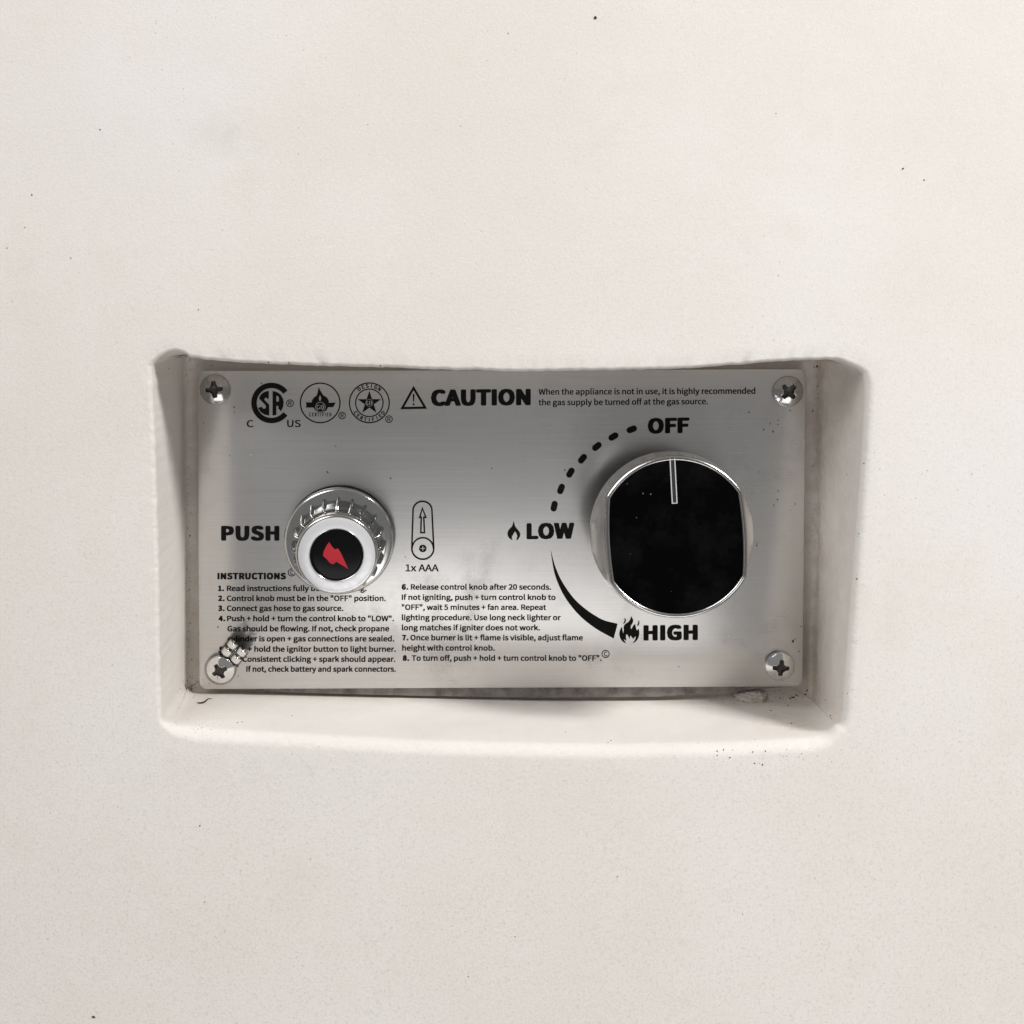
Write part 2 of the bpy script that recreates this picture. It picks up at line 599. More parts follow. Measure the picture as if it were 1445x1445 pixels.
def fatten(vs, fs, d):
    """heavier weight: the same glyphs shifted round a small rounded square, each a hair in front of the last"""
    if d < 0.02:
        dirs = [(1, 0.8), (-1, 0.8), (1, -0.8), (-1, -0.8)]
    else:
        dirs = [(1, 0), (-1, 0), (0, 1), (0, -1), (0.85, 0.85), (-0.85, 0.85), (0.85, -0.85), (-0.85, -0.85)]
        dirs += [(0.5 * u, 0.5 * w) for u, w in dirs]
    v0, f0 = list(vs), list(fs)
    if d < 0.02:
        vs.clear()
        fs.clear()
    for n_, (u, w) in enumerate(dirs):
        k = len(vs)
        vs.extend(Vector((v.x + u * d, v.y + w * d * 0.62, (n_ + 1) * 1.0)) for v in v0)
        fs.extend(tuple(i + k for i in q) for q in f0)


_cap = {}


def cap_height():
    if 'h' not in _cap:
        vs, _ = glyphs('H')
        _cap['h'] = max(v.y for v in vs)
    return _cap['h']


def text(txt, x0, x1, base, cap, weight=0.0, base1=None, name='lettering', label=None, join=None, spacing=1.0):
    vs, fs = glyphs(txt, weight, spacing)
    mn, mx = min(v.x for v in vs), max(v.x for v in vs)
    base1 = base if base1 is None else base1
    sy = cap / (cap_height() + 1.24 * weight)
    out = []
    for v in vs:
        t = (v.x - mn) / (mx - mn)
        q = P(x0 + (x1 - x0) * t, base + (base1 - base) * t - (v.y + 0.62 * weight) * sy)
        q.y -= v.z * 2e-6
        out.append(q)
    if join is not None:
        k = len(join[0])
        join[0].extend(out)
        join[1].extend([tuple(i + k for i in q) for q in fs])
        return
    o = mesh_obj(name, out, fs, M_INK, plate)
    if label:
        o['label'] = label
    return o


def poly(outline, holes=(), acc=None):
    """filled flat outline (measured points) with holes, added to acc"""
    lists = [[Vector((x, y, 0)) for x, y in outline]] + [[Vector((x, y, 0)) for x, y in h] for h in holes]
    tris = tessellate_polygon(lists)
    flat = [p for l in lists for p in l]
    k = len(acc[0])
    acc[0].extend(P(p.x, p.y) for p in flat)
    acc[1].extend([(a + k, b + k, c + k) for a, b, c in tris])


def circ(cx, cy, r, n=48, ry=None, a0=0, a1=360):
    ry = ry or r
    m = n if a1 - a0 == 360 else n + 1
    return [(cx + r * math.cos(math.radians(a0 + (a1 - a0) * i / n)), cy + ry * math.sin(math.radians(a0 + (a1 - a0) * i / n))) for i in range(m)]


def ring(cx, cy, ro, ri, acc, n=64, a0=0, a1=360):
    k = len(acc[0])
    full = a1 - a0 == 360
    for r in (ro, ri):
        acc[0].extend(P(x, y) for x, y in circ(cx, cy, r, n, None, a0, a1))
    m = n if full else n + 1
    for i in range(n):
        j = (i + 1) % m
        acc[1].append((k + i, k + j, k + m + j, k + m + i))


def stroke(pts, w, acc, closed=False):
    """constant-width line along points"""
    n = len(pts)
    L, R = [], []
    for i in range(n):
        if closed:
            a, c = pts[i - 1], pts[(i + 1) % n]
        else:
            a, c = pts[max(i - 1, 0)], pts[min(i + 1, n - 1)]
        p = pts[i]
        def nd(u, v):
            d = math.hypot(v[0] - u[0], v[1] - u[1]) or 1
            return (-(v[1] - u[1]) / d, (v[0] - u[0]) / d)
        n1 = nd(a, p) if a != p else nd(p, c)
        n2 = nd(p, c) if c != p else n1
        mx, my = n1[0] + n2[0], n1[1] + n2[1]
        d = math.hypot(mx, my) or 1
        mx, my = mx / d, my / d
        s = w / 2 / max(0.45, mx * n1[0] + my * n1[1])
        L.append((p[0] + mx * s, p[1] + my * s))
        R.append((p[0] - mx * s, p[1] - my * s))
    k = len(acc[0])
    acc[0].extend(P(*q) for q in L + R)
    for i in range(n if closed else n - 1):
        j = (i + 1) % n
        acc[1].append((k + i, k + j, k + n + j, k + n + i))


def finish(acc, name, label=None, mat=None):
    o = mesh_obj(name, acc[0], acc[1], mat or M_INK, plate)
    if label:
        o['label'] = label
    return o


def smooth_closed(pts, n=5):
    out = []
    m = len(pts)
    for i in range(m):
        p0, p1, p2, p3 = [Vector((*pts[(i + k) % m], 0)) for k in (-1, 0, 1, 2)]
        for s in range(n):
            t = s / n
            q = 0.5 * ((2 * p1) + (p2 - p0) * t + (2 * p0 - 5 * p1 + 4 * p2 - p3) * t * t + (3 * p1 - p0 - 3 * p2 + p3) * t ** 3)
            out.append((q.x, q.y))
    return out


def zp(pts, ox, oy, s):
    return [(ox + x / s, oy + y / s) for x, y in pts]


# --- headline
BOLD, SEMI = 0.034, 0.012
text('CAUTION', 608, 749, 573, 23.2, 0.027, 571.8, spacing=1.03, label='bold black word CAUTION')
text('When the appliance is not in use, it is highly recommended', 760, 1066, 557, 8.3, 0.010, 555.6)
text('the gas supply be turned off at the gas source.', 760, 999, 572, 8.3, 0.010, 570.4)
acc = ([], [])
stroke([(583.6, 547.5), (567.6, 575.8), (600, 575.2)], 3.2, acc, True)
poly([(582.2, 556), (585, 556), (584.3, 567), (582.9, 567)], acc=acc)
poly(circ(583.6, 570.4, 1.5, 14), acc=acc)
finish(acc, 'warning_triangle')

# --- certification emblems
Z = (340, 530, 6.568)
acc = ([], [])
ring(383.2, 568.6, 28.6, 21.0, acc, 56, 38, 322)
poly(zp([(258, 140), (225, 148), (195, 165), (176, 188), (168, 213), (200, 245), (226, 272), (233, 290), (225, 304), (208, 308), (190, 287), (160, 300), (180, 335),
         (215, 360), (262, 372), (262, 270), (240, 248), (217, 224), (222, 207), (240, 205), (243, 216), (258, 212)], *Z), acc=acc)
poly(zp([(293, 143), (320, 147), (345, 158), (370, 180), (388, 210), (396, 245), (392, 285), (372, 330), (347, 306), (346, 280), (328, 280), (328, 365), (293, 370)], *Z),
     [zp([(328, 188), (342, 190), (351, 202), (352, 240), (328, 240)], *Z)], acc=acc)
finish(acc, 'round_emblem')
text('C', 348.2, 357.6, 602.8, 10, 0.008)
text('US', 405.2, 424.4, 602.6, 10, 0.008)
acc = ([], [])
ring(451.8, 568.5, 28.8, 27.0, acc)
poly(smooth_closed(zp([(722, 108), (742, 150), (765, 185), (792, 198), (812, 226), (815, 252)], *Z), 1) +
     zp([(878, 250), (855, 292), (808, 293), (790, 325), (760, 340), (738, 343), (710, 338), (685, 318), (672, 296), (600, 296), (608, 272), (600, 248), (655, 248), (662, 222),
         (682, 198), (703, 185), (712, 150)], *Z),
     [zp([(733, 178), (744, 212), (738, 234), (728, 234), (722, 212)], *Z)], acc=acc)
lite = ([], [])
INK_KEEP = INK_Y
finish(acc, 'flame_emblem')
INK_Y = -0.00016
ring(452.2, 574.4, 7.2, 6.6, lite, 40)
stroke(zp([(728, 272), (708, 276), (704, 300), (716, 312), (730, 304), (730, 290)], *Z), 0.8, lite)
stroke(zp([(744, 272), (744, 312)], *Z), 0.9, lite)
stroke(zp([(756, 270), (768, 290), (756, 316)], *Z), 1.2, lite)
finish(lite, 'emblem_cutout_lines', mat=M_STEEL)  # bare steel lines left open within the printed emblem
INK_Y = INK_KEEP
text('CERTIFIED', 436.2, 467.6, 587.6, 5.4, 0.019, spacing=1.25)
acc = ([], [])
ring(521.2, 568.4, 28.9, 27.2, acc)
ring(521.2, 568.4, 20.2, 18.6, acc)
st = []
for k in range(10):
    r = 17.2 if k % 2 == 0 else 6.6
    a = -PI / 2 + k * PI / 5
    st.append((521.2 + r * math.cos(a), 568.6 + r * math.sin(a)))
poly(st, acc=acc)
finish(acc, 'star_emblem')
INK_Y = -0.00016
lite = ([], [])
ring(521.2, 568.4, 5.2, 4.8, lite, 30)
stroke([(519.6, 566.2), (517.4, 567.2), (517.4, 570), (519.2, 571), (519.6, 568.8)], 0.7, lite)
stroke([(521.6, 565.4), (521.6, 571.6)], 0.8, lite)
stroke([(523.4, 566), (524.6, 568.4), (523.4, 571)], 0.9, lite)
finish(lite, 'emblem_cutout_lines', mat=M_STEEL)
INK_Y = INK_KEEP


def arc_text(s, cx, cy, r, a_mid, step, cap, bottom=False):
    acc = ([], [])
    for i, ch in enumerate(s):
        vs, fs = glyphs(ch, 0.019)
        w = max(v.x for v in vs) + min(v.x for v in vs)
        sc = cap / cap_height()
        off = (i - (len(s) - 1) / 2) * step
        a = math.radians(a_mid + (-off if bottom else off))
        ux, uy = math.cos(a), math.sin(a)            # outward, image axes
        tx, ty = (-uy, ux) if not bottom else (uy, -ux)
        k = len(acc[0])
        for v in vs:
            gx, gy = (v.x - w / 2) * sc, v.y * sc
            rr = r + gy if not bottom else r - gy
            acc[0].append(P(cx + ux * rr + tx * gx, cy + uy * rr + ty * gx))
        acc[1].extend([tuple(q + k for q in f_) for f_ in fs])
    return finish(acc, 'lettering')


arc_text('DESIGN', 521.2, 568.4, 21.6, -90, 14.5, 4.9)
arc_text('CERTIFIED', 521.2, 568.4, 26.3, 90, 13.5, 4.9, True)


def mark(ch, cx, cy, r, cap):
    acc = ([], [])
    ring(cx, cy, r, r - 1.15, acc, 36)
    text(ch, cx - cap * 0.36, cx + cap * 0.40, cy + cap / 2, cap, 0.006, join=acc)
    finish(acc, 'registered_mark' if ch == 'R' else 'copyright_mark')


mark('R', 409.2, 569, 5.4, 6)
mark('R', 482.7, 586.4, 5.3, 6)
mark('R', 548.9, 591.4, 5.3, 6)
mark('C', 411.8, 807.8, 5.6, 6.2)
mark('C', 854.6, 922.8, 5.6, 6.2)

# --- knob scale
text('OFF', 914, 973, 612, 22, 0.027, 611.0, spacing=1.03, label='bold black word OFF')
text('LOW', 743, 810.5, 761, 22.6, 0.027, 760.2, spacing=1.03, label='bold black word LOW')
text('HIGH', 908, 984.8, 904, 21.6, 0.028, 903.2, spacing=1.05, label='bold black word HIGH')
text('PUSH', 312, 394.2, 763, 21, 0.027, spacing=1.05, label='bold black word PUSH')
KX, KY = 946, 750
for (x, y) in [(782, 714.3), (791.7, 690), (805, 667), (822, 647.3), (842.3, 630), (865.6, 616), (891.5, 605.8)]:
    a = math.atan2(y - KY, x - KX) + PI / 2
    c, s = math.cos(a), math.sin(a)
    pts = [(3.2 + 4.4 * math.cos(t), 4.4 * math.sin(t)) for t in [(-PI / 2 + PI * i / 8) for i in range(9)]]
    pts += [(-3.2 - 4.4 * math.cos(t), -4.4 * math.sin(t)) for t in [(-PI / 2 + PI * i / 8) for i in range(9)]]
    acc = ([], [])
    poly([(x + c * u - s * w_, y + s * u + c * w_) for u, w_ in pts], acc=acc)
    finish(acc, 'scale_dash')
Z5 = (700, 640, 3.6125)
wo = [Vector((*p, 0)) for p in zp([(279, 490), (288, 560), (306, 636), (350, 730), (420, 820), (505, 890), (600, 943)], *Z5)]
wi = [Vector((*p, 0)) for p in zp([(279, 490), (300, 570), (338, 655), (400, 742), (470, 803), (545, 848), (620, 868)], *Z5)]
o_, i_ = resample(wo, 40) + [wo[-1]], resample(wi, 40) + [wi[-1]]
acc = ([], [])
acc[0].extend(P(p.x, p.y) for p in o_ + i_)
acc[1].extend((k, k + 1, 41 + k + 1, 41 + k) for k in range(40))
kk = len(acc[0])
acc[0].extend([P(866, 901), P(866.6, 893), P(868.4, 886.5), P(871.6, 880.3), P(868, 880), P(862, 898)])
finish(acc, 'scale_wedge')
Z6 = (860, 860, 10.32)
acc = ([], [])
poly(smooth_closed(zp([(315, 100), (345, 150), (340, 190), (310, 250), (320, 285), (345, 240), (375, 215), (385, 265), (400, 305), (425, 285), (435, 340), (425, 400), (395, 455),
         (345, 490), (375, 440), (380, 390), (345, 425), (305, 380), (295, 425), (255, 360), (240, 395), (245, 455), (205, 430), (240, 490), (190, 465), (155, 410), (145, 350),
         (160, 290), (185, 260), (190, 300), (200, 345), (210, 300), (205, 260), (230, 215), (275, 185), (305, 145)], *Z6), 3), acc=acc)
poly(smooth_closed(zp([(220, 125), (243, 155), (225, 195), (200, 215), (220, 165)], *Z6), 3), acc=acc)
poly(smooth_closed(zp([(420, 155), (438, 180), (430, 220), (412, 245), (407, 215), (422, 190)], *Z6), 3), acc=acc)
finish(acc, 'large_flame_symbol')
acc = ([], [])
poly(smooth_closed(zp([(90, 345), (98, 372), (117, 396), (124, 416), (112, 438), (104, 440), (108, 420), (97, 398), (88, 412), (80, 428), (84, 440), (68, 432), (58, 412), (64, 390),
         (82, 370)], *Z5), 3), acc=acc)
finish(acc, 'small_flame_symbol')

# --- battery symbol
acc = ([], [])
st = [(582.9, 719.5)] + [(596.2 + 13.3 * math.cos(math.radians(a)), 720 + 12.6 * math.sin(math.radians(a))) for a in range(190, 351, 10)] + [(609.5, 719.5), (612.1, 774)]
st += [(596.6 + 15.5 * math.cos(math.radians(a)), 774 + 15.2 * math.sin(math.radians(a))) for a in range(10, 171, 10)] + [(581.1, 774)]
stroke(st, 2.3, acc, True)
stroke([(596.6 + 15.0 * math.cos(math.radians(a)), 774 + 15.2 * math.sin(math.radians(a))) for a in range(180, 361, 10)], 2.2, acc)
stroke([(596, 717.2), (592.3, 730), (594.4, 730), (593.8, 751.6), (599, 751.6), (598, 730), (600.9, 730)], 2.2, acc, True)
poly(circ(596.6, 774, 5.3, 32), [[(596.2, 770.6), (597.2, 770.6), (597.2, 773.5), (600, 773.5), (600, 774.5), (597.2, 774.5), (597.2, 777.4), (596.2, 777.4), (596.2, 774.5),
                                  (593.3, 774.5), (593.3, 773.5), (596.2, 773.5)]], acc=acc)
finish(acc, 'battery_symbol')
text('1x AAA', 572.2, 619, 806.3, 9.8, 0.008)

# --- instructions
text('INSTRUCTIONS', 306.8, 403.6, 817.6, 9.2, 0.028, spacing=1.06)
CAP = 7.7
W = 0.013
rows = [('1.', 307.6, 316.4, 834.1), ('2.', 307.8, 317, 848.2), ('3.', 307.8, 317, 862.3), ('4.', 308.2, 318, 876.7), ('5.', 309, 318.6, 920),
        ('6.', 566.7, 576.4, 832.2), ('7.', 567.4, 576.4, 903.7), ('8.', 568.2, 577.6, 932.5)]
for t_, a, b_, y in rows:
    text(t_, a, b_, y, CAP, 0.03, name='step_number', spacing=1.08)
rows = [('Read instructions fully before lighting.', 320.2, 517.3, 834.1), ('Control knob must be in the "OFF" position.', 320, 544.4, 848.2),
        ('Connect gas hose to gas source.', 320, 484.5, 862.3), ('Push + hold + turn the control knob to "LOW".', 320.4, 556, 876.7),
        ('Gas should be flowing. If not, check propane', 320.8, 549.3, 891), ('cylinder is open + gas connections are sealed.', 321, 556.4, 905.2),
        ('Push + hold the ignitor button to light burner.', 321.5, 558.6, 919.8), ('Consistent clicking + spark should appear.', 342, 558, 934),
        ('If not, check battery and spark connectors.', 347.5, 558.6, 948),
        ('Release control knob after 20 seconds.', 579.6, 777.7, 832.2), ('If not igniting, push + turn control knob to', 566.8, 784.2, 846.7),
        ('"OFF", wait 5 minutes + fan area. Repeat', 566.8, 770.9, 860.8), ('lighting procedure. Use long neck lighter or', 567, 791.5, 875.3),
        ('long matches if igniter does not work.', 567, 762, 889.6), ('Once burner is lit + flame is visible, adjust flame', 579, 822.6, 903.7),
        ('height with control knob.', 567.4, 698.2, 918.2), ('To turn off, push + hold + turn control knob to "OFF".', 580.8, 849, 932.5)]
for t_, a, b_, y in rows:
    text(t_, a, b_, y, CAP, W)


# ------------------------------------------------------------------ screws
def frame_from_axis(base, axis, spin=0.0):
    z = axis.normalized()
    up = Vector((0, 0, 1))
    y = (up - z * up.dot(z)).normalized()
    x = y.cross(z)
    m = Matrix((x, y, z)).transposed().to_4x4() @ Matrix.Rotation(spin, 4, 'Z')
    m.translation = base
    return m


def build_screw():
    R, H = 0.0050, 0.0026
    n, nr = 96, 34

    def cross(x, y):
        x, y = abs(x), abs(y)
        L, w0, w1 = 0.0027, 0.00105, 0.00062
        d = -1e9
        for a, c in ((x, y), (y, x)):
            w = w0 + (w1 - w0) * min(1, a / L)
            d = max(d, min(L - a, w - c))
        # rounded inner corners
        d = max(d, 0.00155 - math.hypot(x, y) * 1.0) if math.hypot(x, y) < 0.0016 else d
        return d
    grid = []
    for i in range(nr + 1):
        r = R * (i / nr) ** 0.9
        for j in range(n):
            a = 2 * PI * j / n
            x, y = r * math.cos(a), r * math.sin(a)
            t = r / R
            h = H * (1 - 0.66 * t ** 2.0) * (1 if t < 0.93 else math.sqrt(max(0, 1 - ((t - 0.93) / 0.07) ** 2)) * 0.75 + 0.25)
            s = min(1, max(0, cross(x, y) / 0.00032 + 0.25))
            depth = 0.0017 * (1 - 0.45 * r / 0.0027)
            h -= depth * s * s * (3 - 2 * s) if r < 0.0031 else 0
            grid.append((x, y, h))
    faces = [[], []]
    for i in range(nr):
        for j in range(n):
            k = (j + 1) % n
            q = (i * n + j, (i + 1) * n + j, (i + 1) * n + k, i * n + k)
            cx = sum(grid[t][0] for t in q) / 4
            cy = sum(grid[t][1] for t in q) / 4
            faces[1 if cross(cx, cy) > 0.00004 else 0].append(q)
    base = len(grid)
    grid2 = grid + [(R * math.cos(2 * PI * j / n), R * math.sin(2 * PI * j / n), -0.0002) for j in range(n)]
    for j in range(n):
        k = (j + 1) % n
        faces[0].append((nr * n + j, base + j, base + k, nr * n + k))
    res = []
    for nm, fs, mt in (('screw', faces[0], M_SCREW), ('cross_recess', faces[1], M_SLOT)):
        used = sorted({i for q in fs for i in q})
        mp = {u: k for k, u in enumerate(used)}
        me = bpy.data.meshes.new(nm)
        me.from_pydata([grid2[u] for u in used], [], [tuple(mp[i] for i in q) for q in fs])
        me.materials.append(mt)
        bm = bmesh.new(); bm.from_mesh(me)
        bmesh.ops.remove_doubles(bm, verts=bm.verts, dist=1e-7)
        bmesh.ops.recalc_face_normals(bm, faces=bm.faces)
        for q in bm.faces:
            q.smooth = True
        for e in bm.edges:
            if len(e.link_faces) == 2:
                e.smooth = e.calc_face_angle(0) < math.radians(50)
        bm.to_mesh(me); bm.free()
        res.append(me)
    return res


me_s, me_x = build_screw()
for px, py, spin, tilt, sc, lift, lab in [(303, 549.5, 6, (0.02, 0.05), 1.0, 0, None), (1112.3, 552.5, 43, (0.0, 0.04), 1.02, 0, None),
                                          (1101, 940.5, -4, (0.03, -0.10), 1.0, 0, None), (311.0, 945, 28, (-0.02, -0.12), 0.95, 0.0009, 'screw clamping the wire terminal')]:
    b0 = unproj(px, py, -lift - 0.0008)
    b0.y = -lift
    ax = Vector((tilt[0], -1, tilt[1]))
    me_use = me_s
    if py > 900:
        me_use = me_s.copy()
        me_use.materials[0] = M_BRIGHT  # paler copy for the lower screws, imitates the bright floor they reflect
    s_ = bpy.data.objects.new('screw', me_use)
    COL.objects.link(s_)
    s_.parent = panel
    s_.matrix_local = frame_from_axis(b0, ax, math.radians(spin)) @ Matrix.Scale(sc, 4)
    if lab:
        s_['label'] = lab
    x_ = bpy.data.objects.new('cross_recess', me_x)
    COL.objects.link(x_)
    x_.parent = s_

# ------------------------------------------------------------------ crimp terminal under the lower left screw
tb = unproj(311, 944, 0)
tip = unproj(345, 902, -0.004)
ax_dir = (Vector((tip.x, 0, tip.z)) - Vector((tb.x, 0, tb.z)))
ang_t = math.atan2(ax_dir.z, ax_dir.x)
term = mesh_obj('wire_terminal', *rings_to_mesh([[Vector((r * math.cos(2 * PI * j / 64), r * math.sin(2 * PI * j / 64), h)) for j in range(64)]
                                                 for r, h in ((0.0030, 0.0), (0.0051, 0.0), (0.0053, 0.0003), (0.0051, 0.0008), (0.0030, 0.0008), (0.0030, 0.0))]), M_COLLAR, panel)  # darkened metal stands in for the shadowed edge round the screw
auto_smooth(term, 40)
term.matrix_local = frame_from_axis(Vector((tb.x, -0.0001, tb.z)), Vector((0, -1, 0)), ang_t)
term['label'] = 'small open crimp terminal tilting up from the lower left screw'


def strip(path, halfw, th):
    """bent strip: path of (x, z), half widths per point"""
    rings_ = []
    n = len(path)
    for i in range(n):
        a, c = path[max(i - 1, 0)], path[min(i + 1, n - 1)]
        d = Vector((c[0] - a[0], 0, c[1] - a[1])).normalized()
        nn = Vector((-d.z, 0, d.x))
        p = Vector((path[i][0], 0, path[i][1]))
        w = halfw[i]
        rings_.append([p + Vector((0, -w, 0)), p + Vector((0, w, 0)), p + Vector((0, w, 0)) + nn * th, p + Vector((0, -w, 0)) + nn * th])
    return rings_to_mesh(rings_, True, True)


pth = [(0.0046, 0.0002), (0.0050, 0.0004), (0.0055, 0.0010), (0.0060, 0.0016), (0.0070, 0.0021), (0.0112, 0.0033)]
neck = mesh_obj('neck', *strip(pth, [0.0042, 0.0038, 0.0038, 0.0039, 0.0039, 0.0039], 0.0006), M_SLOT, term)  # made dark and wider than the wings to paint a shadow outline
auto_smooth(neck, 30)


def tube_wing(side, x0, x1, z0, z1, r=0.00165, th=0.00045, span=300):
    """one side of the terminal rolled over into a tube, seam towards the middle"""
    rings_ = []
    k = 22
    cy = side * 0.00195
    prof_w = [(0, 0.84), (0.07, 0.96), (0.14, 1.0), (0.5, 1.0), (0.86, 1.0), (0.93, 0.95), (1.0, 0.80)]
    xs = [x0 + (x1 - x0) * q for q, _ in prof_w]
    for x, (t, f) in zip(xs, prof_w):
        zc = z0 + (z1 - z0) * t + r
        outer_, inner_ = [], []
        for i in range(k + 1):
            a = math.radians(-90) + side * math.radians(span) * i / k
            outer_.append(Vector((x, cy + r * f * math.cos(a), zc + r * f * math.sin(a))))
            inner_.append(Vector((x, cy + (r * f - th) * math.cos(a), zc + (r * f - th) * math.sin(a))))
        rings_.append(outer_ + inner_[::-1])
    return rings_to_mesh(rings_, True, True)


for side in (-1, 1):
    for x0_, x1_, z0_, z1_ in ((0.0062, 0.0086, 0.0021, 0.0028), (0.0096, 0.0119, 0.0031, 0.0038)):
        w_ = mesh_obj('rolled_wing', *tube_wing(side, x0_, x1_, z0_, z1_), M_BRIGHT, term)
        auto_smooth(w_, 40)
for k in range(5):
    x = 0.0064 + k * 0.0007
    z = 0.0027 + k * 0.00020
    rg = mesh_obj('serration', *rings_to_mesh([[Vector((x + 0.00028 * math.cos(2 * PI * j / 8), yy, z + 0.00028 * math.sin(2 * PI * j / 8))) for j in range(8)]
                                               for yy in (-0.0011, 0.0011)], True, True), M_SCREW, term, True)

# ------------------------------------------------------------------ igniter push button
H_B = 0.0170
bb = unproj(479, 761.5, -0.002)
bf = unproj(475, 783, -H_B - 0.002)
mb = frame_from_axis(bb, bf - bb)
flange = mesh_obj('igniter_button', *rings_to_mesh(lathe(
    [(0.0178, 0.0012), (0.0180, 0.0014), (0.0180, 0.0018)] + [(0.01785, 0.0021), (0.0176, 0.0024), (0.0172, 0.00265)] +
    [(0.0166, 0.0028), (0.0158, 0.0030), (0.0153, 0.0031), (0.0150, 0.0032), (0.0120, 0.0032)], 128), False, True), M_CHROME, panel)
auto_smooth(flange, 40)
flange.matrix_local = mb
flange['label'] = 'round chrome push button with a red lightning bolt'
n = 400
rings_ = []
for h, r0, rib in ((0.0028, 0.0141, 0.0013), (0.0040, 0.01405, 0.0014), (0.0100, 0.0137, 0.0013), (0.0122, 0.0135, 0.0012), (0.0128, 0.01315, 0.0005), (0.0131, 0.0130, 0.0)):
    rr = []
    for j in range(n):
        a = 2 * PI * j / n
        ph = ((a * 20 / (2 * PI) + 0.5) % 1) - 0.5
        s = max(0, 1 - (abs(ph) / 0.15) ** 2) ** 0.5 if abs(ph) < 0.15 else 0
        sc = 0.00028 * (1 - (2 * (abs(ph))) ** 2)
        r = r0 + rib * s + sc * 0
        rr.append((r * math.sin(a), r * math.cos(a), h))
    rings_.append(rr)
shade_ring = mesh_obj('added_shade_ring', *rings_to_mesh(lathe([(0.0172, -0.0026), (0.0178, -0.0024), (0.0178, 0.0010), (0.0172, 0.0013)], 96), False, True), M_MATTE_BLACK, flange)  # added black ring, imitates the dark reflected crescent above the flange
auto_smooth(shade_ring, 40)
collar = mesh_obj('ribbed_collar', *rings_to_mesh(rings_, False, True), M_COLLAR, flange)
auto_smooth(collar, 35)
cap = mesh_obj('cap', *rings_to_mesh(lathe([(0.0122, 0.0118), (0.0130, 0.0121), (0.01315, 0.0126), (0.01315, 0.0158)] +
                                           [(0.01305, 0.0163), (0.0128, 0.0167), (0.0125, 0.0169), (0.0122, 0.01695)], 128)), M_CHROME, flange)
auto_smooth(cap, 40)
capr = mesh_obj('cap_ring', *rings_to_mesh(lathe([(0.01225, 0.01690), (0.0121, 0.0170), (0.0088, 0.01712), (0.00865, 0.0171)], 128)), M_SATIN, flange)
auto_smooth(capr, 40)
lipm = mesh_obj('insert_rim', *rings_to_mesh(lathe([(0.00875, 0.0169), (0.0087, 0.01724), (0.00855, 0.01738), (0.0084, 0.01728), (0.00832, 0.0165)], 96)), M_CHROME, flange)
auto_smooth(lipm, 60)
ins = mesh_obj('black_insert', *rings_to_mesh(lathe([(0.0084, 0.0164), (0.0083, 0.0170), (0.0080, 0.01725), (0.0074, 0.0173), (0.004, 0.0174), (0.001, 0.01743)], 96), False, True), M_BUTTON, flange)
auto_smooth(ins, 40)
ZB = (390, 660, 7.605)
bolt = zp([(570, 788), (598, 835), (628, 868), (662, 858), (692, 905), (770, 1082), (645, 1002), (605, 1030), (570, 1008), (545, 975), (503, 935), (512, 885), (540, 830)], *ZB)
vs = []
mmpp = (CAM_D - H_B) / FPX * 1.0
for (x, y) in bolt:
    vs.append(Vector(((x - 475) * mmpp * 1.01, -(y - 782.5) * mmpp * 1.03, 0)))
tris = tessellate_polygon([vs])
bo = mesh_obj('lightning_bolt', [(q.x, q.y, 0.01752) for q in vs], [tuple(t) for t in tris], M_RED, flange)

# ------------------------------------------------------------------ control knob
H_K, GAP = 0.0190, 0.0155
kb = unproj(945.5, 751, -GAP)
kf = unproj(954.5, 757.5, -GAP - H_K)
mk = frame_from_axis(kb, kf - kb, math.radians(2.5))
n = 256
RB, RF, WF = 0.0259, 0.0247, 0.0208


def knob_ring(h, r, w, bulge=0.0010):
    rr = []
    for j in range(n):
        a = 2 * PI * j / n
        c, s = math.cos(a), math.sin(a)
        ww = w + bulge * (1 - (r * s / 0.0145) ** 2) if abs(r * s) < 0.0145 else w
        x = r * c
        x = max(-ww, min(ww, x)) if w < r else x
        y = r * s
        rr.append((x, y, h))
    return rr


prof = [(0.0, RB - 0.0006, 1), (0.0003, RB - 0.0001, 1), (0.0012, RB, 1), (0.0040, RB + 0.0001, 1), (0.0050, RB, RB - 0.0003), (0.0056, RB - 0.0001, RB - 0.0012),
        (0.0064, RB - 0.0001, RB - 0.0022), (0.0076, RB - 0.0002, RB - 0.0031), (0.0094, RB - 0.0003, RB - 0.0042), (0.0120, RB - 0.0005, RB - 0.0049),
        (0.0150, RB - 0.0008, WF + 0.0000), (0.0176, RF + 0.0001, WF + 0.0001), (0.0184, RF, WF), (0.0188, RF - 0.00015, WF - 0.00015)]
knob = mesh_obj('control_knob', *rings_to_mesh([knob_ring(h, r, w) for h, r, w in prof], False, True), M_KNOB, panel)
auto_smooth(knob, 32)
knob.matrix_local = mk
knob['label'] = 'wide metal gas knob with two flattened sides and a black face'
und = mesh_obj('hollow_back', *rings_to_mesh(lathe([(RB - 0.0006, 0.0001), (RB - 0.0014, -0.0001), (RB - 0.0020, 0.0003), (0.006, 0.0004), (0.0045, -0.0002), (0.0042, -GAP - 0.0008)], 96), False, True), M_MATTE_BLACK, knob)
auto_smooth(und, 40)
rim = mesh_obj('rim', *rings_to_mesh([knob_ring(h, r, w) for h, r, w in
                                      [(0.0178, RF + 0.0002, WF + 0.0002), (0.0186, RF + 0.0001, WF + 0.0001), (0.0189, RF - 0.0002, WF - 0.0002), (0.01900, RF - 0.0005, WF - 0.0005),
                                       (0.01885, RF - 0.0007, WF - 0.0007), (0.01910, RF - 0.0009, WF - 0.0009),
                                       (0.01918, RF - 0.0010, WF - 0.0010), (0.0191, RF - 0.00115, WF - 0.00115), (0.0188, RF - 0.0012, WF - 0.0012), (0.0180, RF - 0.0013, WF - 0.0013)]]), M_RIM, knob)
auto_smooth(rim, 50)
